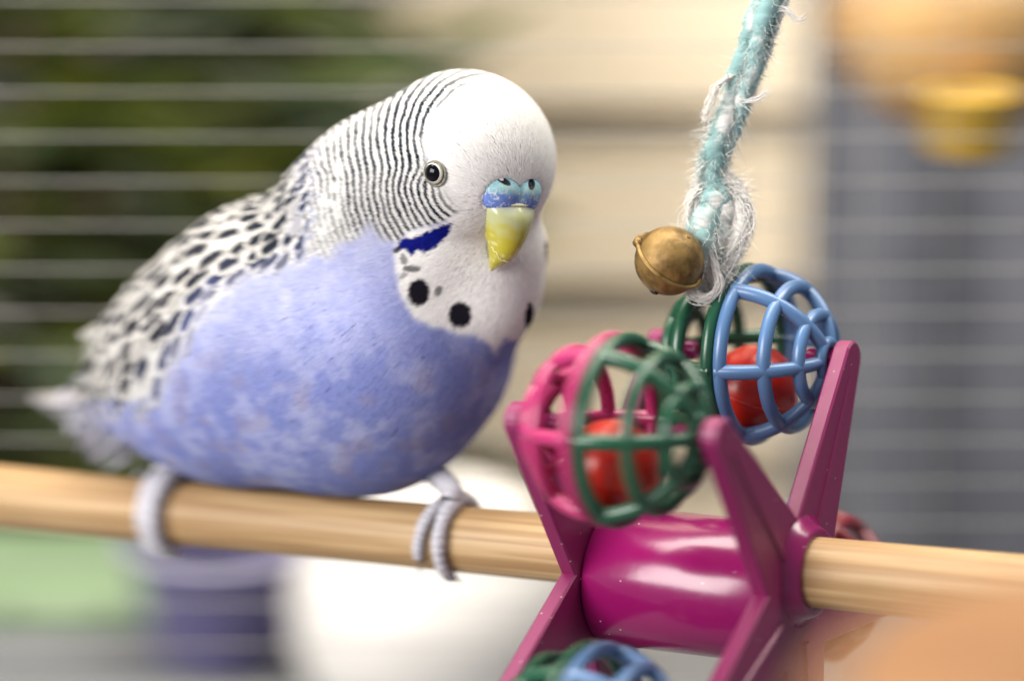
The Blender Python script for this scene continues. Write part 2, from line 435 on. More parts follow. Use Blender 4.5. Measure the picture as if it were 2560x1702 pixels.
def dishes():
    UP = WORLD_UP
    # white ceramic jar
    p = on_floor(1085, 1600, 190)
    b = empty('ceramic_jar', 'rounded white ceramic jar on the floor below the perch', 'jar', wv(p[0], 190, FLOOR_Z))
    base = wv(p[0], 190, FLOOR_Z + .3)
    V, F = lathe(base, UP, [(24, 0), (29, 3), (33, 14), (33.5, 26), (30, 37), (25, 42), (24, 45), (22.5, 45.2), (22, 42), (28, 35), (31, 24), (29, 8), (22, 5)], 64)
    wm = mat('white_glaze', (.64, .615, .585), .4); add('bowl', V, F, wm, b)
    V, F = lathe(base + UP * 45.6, UP, [(24.5, 0), (25, 1.6), (20, 4.4), (10, 6.4), (3.4, 7), (3.6, 9), (2.2, 10.4)], 64); add('lid', V, F, wm, b)
    # purple feeding dish
    p = on_floor(560, 1560, 215); base = wv(p[0], 215, FLOOR_Z + .3)
    b = empty('feeding_dish', 'deep violet plastic feeding dish beside the white jar', 'dish', wv(p[0], 215, FLOOR_Z))
    pm = plastic('violet_plastic', (.085, .075, .17), .5)
    V, F = lathe(base, UP, [(15, 0), (17.5, 4), (20.5, 20), (22, 27), (22.6, 27.4), (22.4, 28.8), (20.4, 28.6), (18.6, 20), (15.6, 5)], 56); add('bowl', V, F, pm, b)
    V, F = ring(base + UP * 28.2, UP, 22.2, 1.5); add('rim', V, F, mat('pale_violet', (.20, .19, .28), .5), b)
    # pale green box
    p = on_floor(150, 1500, 260)
    b = empty('storage_box', 'pale sage green plastic box on the floor at the cage end', 'box', wv(p[0], 260, FLOOR_Z))
    gm = noise_mat('sage_plastic', (.115, .165, .095), (.13, .19, .11), 20, .5)
    hb = on_floor(150, 1325, 287)[2] - FLOOR_Z
    V, F = wbox((p[0] - 62, 232, FLOOR_Z + .3), (p[0] + 40, 284, FLOOR_Z + hb - 6)); add('body', V, F, gm, b, False)
    V, F = wbox((p[0] - 64, 229, FLOOR_Z + hb - 5.6), (p[0] + 42, 287, FLOOR_Z + hb)); add('lid', V, F, noise_mat('sage_lid', (.15, .215, .12), (.175, .24, .145), 20, .5), b, False)
    for k in range(3):
        V, F = wbox((p[0] - 40 + k * 28, 228.6, FLOOR_Z + 6), (p[0] - 36 + k * 28, 231.8, FLOOR_Z + hb - 9)); add('rib', V, F, gm, b, False)
    # upturned terracotta pot close to the viewer, low on the right
    e_ = ROT @ at(2000, 1572, 190); rt = 30.0; base = wv(e_[0] + rt + 2, e_[1] - 14, FLOOR_Z + .3); ht = e_[2] - FLOOR_Z
    b = empty('clay_pot', 'orange terracotta pot turned upside down in front of the bare perch end', 'pot', wv(e_[0] + rt + 2, e_[1] - 14, FLOOR_Z))
    tm = noise_mat('terracotta', (.235, .115, .05), (.28, .145, .068), 50, .8, .2, bump=.2)
    V, F = lathe(base, UP, [(40, 12), (41.2, 14), (41, 15), (rt + .8, ht - 3), (rt, ht - 1.2), (rt - 2, ht), (14, ht + .2), (1, ht + .2)], 64); add('body', V, F, tm, b)
    V, F = lathe(base, UP, [(41, 0), (44, 0), (45.2, .8), (45.4, 12), (44.5, 13.4), (41.4, 14), (40, 13.6), (39.5, 2), (41, 0)], 64, False); add('rim', V, F, tm, b)
    # straw nest hung on the bars, top right, with a yellow cup under it
    C = at(2395, 20, -188)
    b = empty('straw_nest', 'tan woven straw nest hanging behind the cage bars', 'nest', C)
    n = 5200
    d = nrm(rng.normal(0, 1, (n, 3))); c0 = C + d * np.array([29, 27, 22]) * rng.uniform(.86, 1.02, (n, 1))
    t = nrm(np.cross(d, np.array([0, 1, .2])) + rng.normal(0, .28, (n, 3))); s = nrm(np.cross(d, t)); L = rng.uniform(8, 17, n)[:, None]; w = rng.uniform(.35, .7, n)[:, None]
    P = np.stack([c0 - t * L * .5 - d * 1.2, c0 + s * w, c0 - s * w, c0 + t * L * .5 - d * 1.2], 1).reshape(-1, 3)
    f = (np.array([[0, 2, 1], [1, 2, 3]])[None] + (np.arange(n) * 4)[:, None, None]).reshape(-1, 3)
    pal = np.array([(.62, .40, .18), (.52, .31, .13), (.70, .48, .25), (.42, .24, .10)])
    V, F = lathe(C, np.array([0, 1., 0]), [(27.5 * math.sin(a), -25.5 * math.cos(a)) for a in np.linspace(.05, 3.09, 22)], 40, True)
    add('nest_wall', V, F, noise_mat('straw_core', (.42, .25, .10), (.58, .37, .17), 160, .9, .1, (1, 1, 5)), b)
    add('straw', P, [f], attr_mat('straw', .7, .2), b, False, np.repeat(pal[rng.integers(0, 4, n)], 4, 0), 'stuff')
    V, F = ring(C + np.array([0, 29, 0]), np.array([0, 0, 1.]), 4, .8); add('hanging_loop', V, F, M['wire'], b)
    Y = at(2425, 300, -160)
    b = empty('seed_cup', 'bright yellow plastic cup hooked below the straw nest', 'cup', Y)
    V, F = lathe(Y, UP, [(8.2, -7), (9.2, -6.2), (9.8, 5.2), (10.4, 5.6), (10.2, 6.6), (8.8, 6.2), (8.2, 4.6)], 48)
    add('bowl', V, F, plastic('yellow_plastic', (.46, .28, .03), .4), b)
    V, F = tube(catmull([Y + UP * 5 + np.array([0, 0, -9]), Y + UP * 9 + np.array([0, 0, -13]), Y + UP * 6 + np.array([0, 0, -20])], 10), .8, 8); add('hook', V, F, M['wire'], b)
dishes()

# ================================================================== PERCH AND TOY
YAW, TILT = 0.524, -0.059
AX = np.array([math.cos(YAW) * math.cos(TILT), math.sin(TILT), math.sin(YAW) * math.cos(TILT)])
E1 = nrm(np.cross(AX, WORLD_UP)); E2 = np.cross(E1, AX)
TC = at(1746, 1460, -3.5); RHO = 41.0; TH0 = 0.971; RB = 15.4; HALF = 16.0; HOLE = 7.7
# the dowel is thinner than the spool's bore, so the spool hangs a little low on it
D0, D1 = at(0, 1241, -77), at(2560, 1477, 24.5)
DAX = nrm(D1 - D0); DE1 = nrm(np.cross(DAX, WORLD_UP)); DE2 = np.cross(DE1, DAX)
def dowel_r(s): return 5.72 * (1 + .0007 * np.clip(70 - s, 0, 200))     # s = mm along the dowel from D0
def dowel_s(px):                       # distance along the dowel at which it crosses a pixel column
    s = np.linspace(-60, 260, 3201); x, _ = to_px(D0 + DAX * s[:, None]); return float(np.interp(px, x, s))

def perch():
    m = mat('birch_wood', (.62, .42, .22), .5, .35)
    N, L, b = nodes(m)
    tc = N.new('ShaderNodeTexCoord'); mp = N.new('ShaderNodeMapping'); mp.inputs['Scale'].default_value = (14, 700, 700)
    nz = N.new('ShaderNodeTexNoise'); nz.inputs['Scale'].default_value = 1.0; nz.inputs['Detail'].default_value = 6; nz.inputs['Distortion'].default_value = .6
    cr = N.new('ShaderNodeValToRGB')
    e = cr.color_ramp.elements; e[0].position = .36; e[0].color = (.27, .16, .072, 1); e[1].position = .62; e[1].color = (.42, .285, .15, 1)
    x = e.new(.48); x.color = (.33, .208, .10, 1)
    mp2 = N.new('ShaderNodeMapping'); mp2.inputs['Scale'].default_value = (30, 160, 160)
    n2 = N.new('ShaderNodeTexNoise'); n2.inputs['Scale'].default_value = 1.0; n2.inputs['Detail'].default_value = 3
    mx = N.new('ShaderNodeMix'); mx.data_type = 'RGBA'; mx.blend_type = 'MULTIPLY'; mx.inputs[0].default_value = .4
    cr2 = N.new('ShaderNodeValToRGB'); cr2.color_ramp.elements[0].position = .3; cr2.color_ramp.elements[0].color = (.68, .58, .48, 1); cr2.color_ramp.elements[1].position = .6; cr2.color_ramp.elements[1].color = (1, 1, 1, 1)
    L.new(tc.outputs['Object'], mp.inputs[0]); L.new(tc.outputs['Object'], mp2.inputs[0]); L.new(mp.outputs[0], nz.inputs['Vector']); L.new(mp2.outputs[0], n2.inputs['Vector'])
    L.new(nz.outputs[0], cr.inputs[0]); L.new(n2.outputs[0], cr2.inputs[0]); L.new(cr.outputs[0], mx.inputs[6]); L.new(cr2.outputs[0], mx.inputs[7]); L.new(mx.outputs[2], b.inputs['Base Color'])
    bp = N.new('ShaderNodeBump'); bp.inputs['Strength'].default_value = .25; bp.inputs['Distance'].default_value = .0002
    L.new(nz.outputs[0], bp.inputs['Height']); L.new(bp.outputs[0], b.inputs['Normal'])
    # local x = along the dowel
    s = np.linspace(-92, 240, 60); a = np.linspace(0, 2 * math.pi, 64, endpoint=False)
    R = dowel_r(s)
    R = R[:, None] * (1 + .006 * np.sin(3 * a + s[:, None] * .03))
    V = np.stack([np.broadcast_to(s[:, None], R.shape), R * np.cos(a), R * np.sin(a)], -1).reshape(-1, 3)
    k = len(V); V = np.vstack([V, [s[0], 0, 0], [s[-1], 0, 0]]); i = np.arange(64); j = (i + 1) % 64; o_ = 59 * 64
    F = [grid_faces(60, 64, wrap_v=True)[:, ::-1], np.stack([i, j, np.full(64, k)], -1), np.stack([o_ + j, o_ + i, np.full(64, k + 1)], -1)]
    me = mesh_np('perch', V * .001, F); me.materials.append(m)
    o = bpy.data.objects.new('perch', me); COL.objects.link(o)
    B = np.stack([DAX, DE1, DE2], 1); Wm = ROT @ B
    o.matrix_world = Matrix.Translation(Vector(MM(D0))) @ Matrix(Wm.tolist()).to_4x4()
    tagit(o, 'pale wooden dowel perch running through the magenta spool', 'perch')
perch()

def spool():
    t = empty('spool_wheel', 'glossy magenta plastic spool with two five-armed stars on the wooden perch', 'toy', TC)
    V, F = lathe(TC, AX, [(HOLE, -HALF), (11.3, -HALF), (11.6, -HALF + .5), (11.6, HALF - .5), (11.3, HALF), (HOLE, HALF), (HOLE, -HALF)], 96, False)
    add('barrel', V, F, M['magenta'], t)
    def star_outline():
        pts = []
        for i in range(5):
            th = TH0 + i * 2 * math.pi / 5; d = np.array([math.cos(th), math.sin(th)]); n = np.array([-d[1], d[0]])
            hw = 3.05; rt = RHO + .3
            for a in np.linspace(-90, 90, 11):
                pts.append(d * (rt + hw * math.cos(rad(a))) + n * hw * math.sin(rad(a)))
            thv = th + math.pi / 5; v = np.array([math.cos(thv), math.sin(thv)]) * 13.1
            pts.append(v)
        return np.array(pts)
    S = star_outline(); n = len(S)
    def inset(S, d):
        a = np.roll(S, 1, 0); b = np.roll(S, -1, 0); e1 = nrm(S - a); e2 = nrm(b - S)
        n1 = np.stack([-e1[:, 1], e1[:, 0]], -1); n2 = np.stack([-e2[:, 1], e2[:, 0]], -1); m_ = nrm(n1 + n2)
        return S + m_ * (d / np.maximum(.45, (m_ * n1).sum(1)))[:, None]
    for sgn in (-1, 1):
        th = 2.9; off = HALF * sgn
        # outline rings from the inner to the outer face with a small bevel
        lay = [(inset(S, .35), 0), (S, .35), (S, th - .35), (inset(S, .35), th)]
        P = np.vstack([TC + AX * (off + sgn * z) + s2[:, :1] * E1 + s2[:, 1:] * E2 for s2, z in lay])
        F = []
        for k in range(3):
            i = np.arange(n); j = (i + 1) % n; q = np.stack([k * n + i, k * n + j, (k + 1) * n + j, (k + 1) * n + i], -1); F.append(q if sgn > 0 else q[:, ::-1])
        # caps: fan triangles from a hub circle
        hub = 1.5
        for kk, z in ((0, 0), (3, th)):
            base = len(P); a = np.arctan2(S[:, 1], S[:, 0]); hc = np.stack([np.cos(a), np.sin(a)], -1) * hub
            P = np.vstack([P, TC + AX * (off + sgn * z) + hc[:, :1] * E1 + hc[:, 1:] * E2])
            i = np.arange(n); j = (i + 1) % n; q = np.stack([kk * n + i, kk * n + j, base + j, base + i], -1)
            F.append(q if (kk == 0) == (sgn < 0) else q[:, ::-1])
        fl = add('star_flange', P, F, M['magenta_satin'], t, False)
        # hub collar and ribs down the arms on the outer face
        tc_ = np.dot(TC + AX * off - D0, AX) / np.dot(DAX, AX); dc = D0 + DAX * tc_          # where the dowel leaves the star
        V, Fc = lathe(dc, AX, [(9.4, sgn * 1.2), (9.2, sgn * 2.9), (7.9, sgn * 3.6), (7.3, sgn * 5.0), (6.8, sgn * 5.2), (5.2, sgn * 4.9)], 72, False)
        if sgn < 0: Fc = [f[:, ::-1] for f in Fc]
        add('collar', V, Fc, M['magenta'], fl)
        for i in range(5):
            tt = TH0 + i * 2 * math.pi / 5; d = math.cos(tt) * E1 + math.sin(tt) * E2; q = np.cross(AX, d)
            z0, z1 = off + sgn * 2.7, off + sgn * 3.4
            P = []
            for r, w, zz in ((8.0, 1.0, z1), (RHO - 3, .55, off + sgn * 3.15)):
                for u, z in ((-w, z0), (w, z0), (w * .5, zz), (-w * .5, zz)): P.append(TC + d * r + q * u + AX * z)
            Fq = np.array([[0, 1, 5, 4], [1, 2, 6, 5], [2, 3, 7, 6], [3, 0, 4, 7], [3, 2, 1, 0], [4, 5, 6, 7]])
            add('rib', np.array(P), [Fq if sgn > 0 else Fq[:, ::-1]], M['magenta_satin'], fl, False)
            c = TC + d * RHO
            V, Fp = lathe(c, AX * sgn, [(1.75, HALF - .1), (1.7, HALF - 5.2), (1.3, HALF - 5.8)], 24)
            add('peg', V, [f[:, ::-1] for f in Fp], M['magenta'], fl)
spool()

def half_shell_mesh(phase):
    """openwork hemisphere, pole along +x, equator at x = 0; mm"""
    parts = []; R = RB - 1.15; X = np.array([1., 0, 0])
    parts.append(ring(X * 1.15, X, R, 1.2, 72, 12, .95))
    for lat, r in ((34, 1.2), (59, 1.12)):
        parts.append(ring(X * R * math.sin(rad(lat)), X, R * math.cos(rad(lat)), r, 60, 10))
    parts.append(ring(X * (R * math.sin(rad(81)) + .1), X, 2.9, 1.0, 32, 10))
    for k in range(6):
        ph = rad(phase + 60 * k); la = np.radians(np.linspace(2, 80, 22))
        P = np.stack([np.sin(la), np.cos(la) * math.cos(ph), np.cos(la) * math.sin(ph)], -1) * R
        parts.append(tube(P, np.linspace(1.32, 1.12, 22), 10, False))
    return merge(parts)

def balls():
    cols = {-1: ('green', 'blue', 6, 'lower'), 0: ('pink', 'green', 10, 'front'), 1: ('green', 'blue', 4, 'rear'), 2: ('blue', 'deep red', 20, 'back'), 3: ('pink', 'green', 0, 'under')}
    labels = {-1: 'green and blue openwork rattle ball on the lowest arms of the spool',
              0: 'pink and dark green openwork rattle ball held out beside the budgie',
              1: 'green and blue openwork rattle ball beneath the brass bell',
              2: 'blue and deep red openwork rattle ball mostly hidden behind the spool',
              3: 'pink and green openwork rattle ball under the spool barrel'}
    beads = {-1: 'red bead inside the lowest green and blue rattle ball', 0: 'red bead inside the pink and green rattle ball beside the budgie',
             1: 'red bead inside the rattle ball beneath the bell', 2: 'red bead inside the rattle ball behind the spool'}
    for i in (-1, 0, 1, 2):
        a, b, ph, _ = cols[i]
        th = TH0 + i * 2 * math.pi / 5; c = TC + RHO * (math.cos(th) * E1 + math.sin(th) * E2)
        t = empty('rattle_ball', labels[i], 'ball', c, 'rattle balls on the spool')
        # local frame: x axis, y to the viewer's side, z up
        Bm = np.stack([AX, E1, E2], 1)
        V, F = half_shell_mesh(ph)
        for sgn, colr in ((-1, a), (1, b)):
            L = V.copy(); Fk = F
            if sgn < 0: L[:, 0] *= -1; Fk = [f[:, ::-1] for f in F]
            h = add('half_shell', c + L @ Bm.T, Fk, M[colr], t)
            h['label'] = {'pink': 'hot pink', 'green': 'dark green', 'blue': 'sky blue', 'deep red': 'deep red'}[colr] + ' half'
        rb = 7.3; bc = c - WORLD_UP * (RB - 2.0 - rb - .15) + np.array([-.8 if i == 0 else .6, 0, .5])
        bt = empty('bead', beads[i], 'bead', bc, 'beads in the rattle balls')
        an = np.linspace(.02, math.pi - .02, 26); ax = nrm(np.array([.3, 1, .5]))
        V, F2 = lathe(bc, ax, [(rb * math.sin(q) * (1 + .02 * math.exp(-((q - math.pi / 2) / .12) ** 2)), -rb * math.cos(q)) for q in an], 40)
        add('shell', V, F2, M['red'], bt)
        V, F2 = ring(bc, ax, rb + .1, .3, 48, 8); add('seam', V, F2, M['red'], bt)
balls()

# ================================================================== ROPE AND BELL
def rope():
    ctrl = [at(1985, -190, -8), at(1928, 0, -8), at(1884, 140, -8.5), at(1836, 270, -9), at(1797, 365, -9), at(1778, 430, -9), at(1785, 500, -9), at(1772, 570, -8.5), at(1768, 640, -8), at(1785, 700, -8.5), at(1772, 738, -10)]
    wid = [2.6, 2.6, 2.45, 2.3, 2.3, 2.1, 3.3, 3.7, 3.1, 2.1, 1.5]
    n = 240; P = catmull(ctrl, n); Rr = np.interp(np.linspace(0, 1, n), np.linspace(0, 1, len(wid)), wid)
    t = empty('rope', 'frayed teal and white cotton rope hanging down to the bell', 'rope', P[-1])
    T, _, _ = frames(P); nn = nrm(np.cross(T, np.array([0, 0, 1.]))); nn = nn * np.sign(nn[:, :1]); bb = nrm(np.cross(nn, T)); bb = bb * np.sign(bb[:, 2:])
    teal = np.array((.22, .36, .36)); white = np.array((.74, .72, .69))      # nn: to the right, bb: to the viewer
    strands = [(2.3, teal, .70), (1.1, teal * 1.15, .62), (-.35, white, .60), (4.3, white, .62)]
    s = np.linspace(0, 1, n)
    fm = attr_mat('cotton', .95, .05, .1)
    for k, (ph, c, rr) in enumerate(strands):
        tw = ph + .9 * np.sin(s * 9 + k)
        Q = P + (np.cos(tw)[:, None] * nn + np.sin(tw)[:, None] * bb) * (Rr * .48)[:, None]
        Q = Q + (np.stack([vnoise(Q * .5, 3 + k), vnoise(Q * .5, 13 + k), vnoise(Q * .5, 23 + k)], -1) - .5) * .9
        V, F = tube(Q, Rr * rr * (.85 + .35 * vnoise(Q * .6, 31 + k)), 14)
        V = V + (vnoise(V * 1.7, 41)[:, None] - .5) * .5
        w = sstep(.50, .95, vnoise(V * np.array([.35, .3, .35]), 50 + k) + .45 * (vnoise(V * 3, 51) - .4))
        if k < 2: w = np.maximum(w, sstep(.80, .95, np.clip((V[:, 1].max() - V[:, 1]) / np.ptp(V[:, 1]), 0, 1) ) * .95)
        cc = c * (1 - w[:, None]) + white * w[:, None] if k < 2 else white * (1 - .5 * (1 - w[:, None])) + .5 * (1 - w[:, None]) * white
        add('strand', V, F, fm, t, True, cc * (.85 + .25 * vnoise(V * 4, 77))[:, None])
    # the frayed white lobe beside the knot and the wad left of it
    lobes = [(catmull([at(1797, 440, -9), at(1842, 490, -8.5), at(1852, 560, -8), at(1826, 630, -8), at(1798, 690, -8)], 60), 1.9, 60),
             (catmull([at(1768, 420, -9), at(1748, 480, -8.5), at(1746, 550, -8.5), at(1762, 600, -8.5)], 40), 1.1, 61)]
    for Q, r0, sd in lobes:
        q_ = np.linspace(0, 1, len(Q)); V, F = tube(Q, r0 * np.sqrt(np.clip(np.sin(np.pi * (.08 + .86 * q_)), .05, 1)), 14); V = V + (vnoise(V * 1.5, sd)[:, None] - .5) * .7
        add('strand', V, F, fm, t, True, white * (.8 + .25 * vnoise(V * 3, 5))[:, None])
    def fibres(P, T, nn, bb, Rr, m, whiteness):
        n = len(P); i = rng.integers(1, n - 1, m); a = rng.uniform(0, 2 * math.pi, m)
        d = np.cos(a)[:, None] * nn[i] + np.sin(a)[:, None] * bb[i]
        base = P[i] + d * (Rr[i] * rng.uniform(.62, .98, m))[:, None]
        long = rng.random(m) < .06; L = np.where(long, rng.uniform(1.8, 4.5, m), rng.uniform(.6, 1.7, m))
        dirv = nrm(T[i] * (rng.uniform(.4, 1.1, m) * rng.choice([-1, 1], m, p=[.2, .8]))[:, None] + d * np.where(long, rng.uniform(.2, 1.0, m), rng.uniform(-.1, .45, m))[:, None] + rng.normal(0, .35, (m, 3)))
        curl = nrm(rng.normal(0, 1, (m, 3)))
        fx = sstep(.45, .60, vnoise(base * np.array([.35, .3, .35]), 50))
        isw = (rng.random(m) < np.clip(whiteness + .40 * fx + .45 * (np.cos(a + .5) > .55), 0, 1)) | (long & (rng.random(m) < .8))
        isw |= (base[:, 1] < 14) & (rng.random(m) < .55)
        cc = np.where(isw[:, None], white * rng.uniform(.85, 1.12, (m, 1)), teal * rng.uniform(.75, 1.5, (m, 1)))
        u = np.linspace(0, 1, 5)[None, :, None]
        C = base[:, None] + dirv[:, None] * L[:, None, None] * u + curl[:, None] * (L * .35)[:, None, None] * u ** 2
        side = nrm(np.cross(dirv, rng.normal(0, 1, (m, 3))))[:, None] * np.where(long, .035, .055)[:, None, None] * (1 - .7 * u)
        V = np.stack([C + side, C - side], 2).reshape(-1, 3)
        f = np.array([[0, 1, 3, 2], [2, 3, 5, 4], [4, 5, 7, 6], [6, 7, 9, 8]])
        return V, (f[None] + (np.arange(m) * 10)[:, None, None]).reshape(-1, 4), np.repeat(cc, 10, 0)
    fs = [fibres(P, T, nn, bb, Rr, 38000, .24)]
    for Q, r0, sd in lobes:
        T2, n2, b2 = frames(Q); fs.append(fibres(Q, T2, n2, b2, np.full(len(Q), r0 * .95), 7000 if r0 > 1.5 else 3500, .93))
    off = np.cumsum([0] + [len(f[0]) for f in fs])
    add('frayed_fibre', np.vstack([f[0] for f in fs]), [np.vstack([f[1] + o_ for f, o_ in zip(fs, off)])], fm, t, True, np.vstack([f[2] for f in fs]), 'stuff')
    # loose tufts and the curled end that goes through the bell's loop
    def wisp(pts, k, r):
        Q = catmull(pts, 20)
        for j in range(k + k // 2):
            off = rng.normal(0, r, 3); q = Q + off * np.linspace(.3, 1.3, 20)[:, None] + (np.stack([vnoise(Q * .7 + j, 5), vnoise(Q * .7 + j, 6), vnoise(Q * .7 + j, 7)], -1) - .5) * r * 2
            yield tube(q, np.linspace(.085, .03, 20), 5)
    tufts = [([at(1905, 40, -7), at(1958, 25, -6), at(1990, 52, -6), at(2003, 45, -6)], 9, .35),
             ([at(1850, 255, -7), at(1888, 250, -6), at(1915, 235, -6), at(1925, 222, -6)], 7, .35),
             ([at(1830, 190, -7), at(1790, 220, -6), at(1770, 265, -6), at(1762, 300, -6)], 16, .6),
             ([at(1760, 470, -7), at(1735, 500, -7), at(1728, 545, -7), at(1745, 585, -7)], 26, .7),
             ([at(1820, 470, -7), at(1865, 500, -7), at(1872, 560, -7), at(1840, 630, -7), at(1800, 690, -7)], 18, .8),
             ([at(1770, 610, -6), at(1785, 660, -5), at(1800, 710, -5), at(1775, 745, -5), at(1740, 742, -5), at(1722, 722, -5)], 46, .42)]
    for k, (pts, c, r) in enumerate(tufts):
        V, F = merge(list(wisp(pts, c, r)))
        add('tuft', V, F, fm, t, True, np.tile(white, (len(V), 1)) * (.9 + .2 * vnoise(V, 3))[:, None], 'stuff')
rope()

def bell():
    C = at(1673, 652, -4); R = 5.75
    ax = nrm(np.array([.50, .66, .52]))
    t = empty('jingle_bell', 'aged brass jingle bell with a raised seam hanging beside the rope', 'bell', C - np.array([0, R, 0]))
    br = noise_mat('aged_brass', (.11, .064, .018), (.25, .155, .05), 420, .50, .4, detail=6, bump=.3, lo=.36, hi=.6, Metallic=.55)
    n2 = nodes(br)
    for sgn, nm in ((1, 'upper_half'), (-1, 'lower_half')):
        an = np.linspace(.03, math.pi / 2, 18)
        V, F = lathe(C, ax * sgn, [(R * math.sin(q), R * math.cos(q)) for q in an], 56)
        add(nm, V, [f[:, ::-1] for f in F], br, t)
    V, F = ring(C, ax, R + .25, .48, 72, 10, .8); add('seam', V, F, br, t)
    e = nrm(np.cross(ax, np.array([0, 0, 1.]))); e = e if e[0] < 0 else -e
    # the loop stands on top, turned to the rope; a lug where the seam overlaps
    q = nrm(np.array([-.86, .42, .1])); q = nrm(q - ax * np.dot(q, ax))
    V, F = lathe(C + q * (R + .1), ax, [(.2, -.7), (1.0, -.65), (1.05, .65), (.2, .7)], 20); add('lug', V, F, br, t)
    top = nrm(np.array([.85, .1, -.5]))
    V, F = ring(C + top * (R + .9), np.cross(top, ax), 1.3, .4, 28, 8); add('loop', V, F, br, t)
    dk = mat('bell_slot', (.015, .01, .005), .6)
    d2 = -ax; s1 = nrm(np.cross(d2, np.array([1., 0, 0])))
    V, F = tube(np.array([C + nrm(d2 * math.cos(a) + s1 * math.sin(a)) * (R + .02) for a in np.linspace(-.8, .8, 18)]), .35, 8); add('slot', V, F, dk, t)
bell()

# ================================================================== BUDGERIGAR
def Rpx(r, z): return r * KPX * (DIST - z) / DIST
HC = at(1162, 398, -14.0); HR = 16.0
HYAW, HPIT = rad(38), rad(17)
HF = np.array([math.sin(HYAW) * math.cos(HPIT), -math.sin(HPIT), math.cos(HYAW) * math.cos(HPIT)])
HU = nrm(np.array([0, 1, 0]) - HF * HF[1]); HRt = np.cross(HF, HU)      # bird's right = the side we see
HB = np.stack([HF, HU, HRt])                                            # rows
def hloc(P): return (P - HC) @ HB.T
def hpt(f, u, r): return HC + f * HF + u * HU + r * HRt

BALLS = [  # px, py, z, radius px
    (1215, 625, -19.0, 152), (1110, 590, -17.5, 150), (1222, 725, -21, 132), (1040, 560, -23, 175),
    (965, 440, -21.0, 166), (905, 570, -28.0, 228), (972, 852, -31.0, 318), (955, 1030, -34, 190), (720, 835, -41, 350), (830, 935, -37, 292), (600, 930, -48, 280), (560, 890, -50, 274), (440, 930, -57, 208), (330, 965, -64, 110)]
BC = [(at(a, b, c), Rpx(r, c)) for a, b, c, r in BALLS]
def body_sdf(P):
    d = ell(P, HC, np.array([HR, 14.9, 14.9]), HB)
    for i, (c, r) in enumerate(BC):
        d = smin(d, np.linalg.norm(P - c, axis=-1) - r, 3.0 if i < 3 else 6.5)
    return d

def surf(px, py, z0=40., z1=-90.):
    """front point of the body at a pixel"""
    z = np.linspace(z0, z1, 1300); P = np.stack([at(px, py, q) for q in z]); d = body_sdf(P); k = np.argmax(d < 0)
    p = P[k]; n = grad(body_sdf, p[None])[0]; return p, n

def poly_sd(x, y, poly):
    poly = np.asarray(poly, float); d = np.full(x.shape, 1e9); ins = np.zeros(x.shape, bool)
    for (ax, ay), (bx, by) in zip(poly, np.roll(poly, -1, 0)):
        ex, ey = bx - ax, by - ay; wx, wy = x - ax, y - ay; t = np.clip((wx * ex + wy * ey) / (ex * ex + ey * ey + 1e-9), 0, 1)
        d = np.minimum(d, np.hypot(wx - t * ex, wy - t * ey))
        c = ((ay > y) != (by > y)) & (x < ex * (y - ay) / (ey if abs(ey) > 1e-9 else 1e-9) + ax); ins ^= c
    return np.where(ins, -d, d)

MASK = [(1250, 100), (1224, 190), (1139, 228), (1082, 284), (1056, 350), (1066, 400), (1088, 432), (1110, 470), (1140, 500), (1150, 528), (1100, 560), (1030, 575), (990, 612), (985, 660), (1000, 740), (1035, 795), (1100, 822), (1170, 838),
        (1215, 850), (1238, 888), (1262, 850), (1300, 850), (1345, 812), (1500, 800), (1500, 100)]
STRIPE = [(1260, 60), (1224, 190), (1139, 228), (1082, 284), (1056, 350), (1066, 400), (1088, 432), (1110, 462), (1150, 490), (1160, 525), (1100, 556), (1030, 573), (992, 606), (960, 596), (925, 566), (900, 585), (860, 622), (800, 640), (740, 655), (680, 662), (600, 690), (500, 400), (700, 200), (900, 60)]
WING = [(830, 330), (810, 470), (795, 560), (775, 632), (740, 650), (670, 668), (600, 705), (520, 775), (470, 850), (430, 900), (412, 980), (330, 1010), (150, 990), (100, 700), (400, 380), (700, 250)]
PATCH = [(988, 628), (1000, 600), (1047, 590), (1087, 572), (1130, 556), (1124, 584), (1104, 606), (1085, 620), (1066, 630), (1046, 626), (1030, 638), (1012, 622)]
WHITE = np.array((.84, .825, .81)); DARK = np.array((.012, .020, .035)); BLUE = np.array((.20, .245, .585)); PALE = np.array((.64, .65, .82))
VIOLET = np.array((.006, .010, .20)); BROWN = np.array((.085, .055, .045))

def mirror_hidden(P, n):
    """the far side of the bird carries the same markings as the near side"""
    hid = n[:, 2] < -.25; Q = P.copy()
    l = hloc(P[hid]); l[:, 2] = np.abs(l[:, 2]); Q[hid] = HC + l @ HB
    return Q

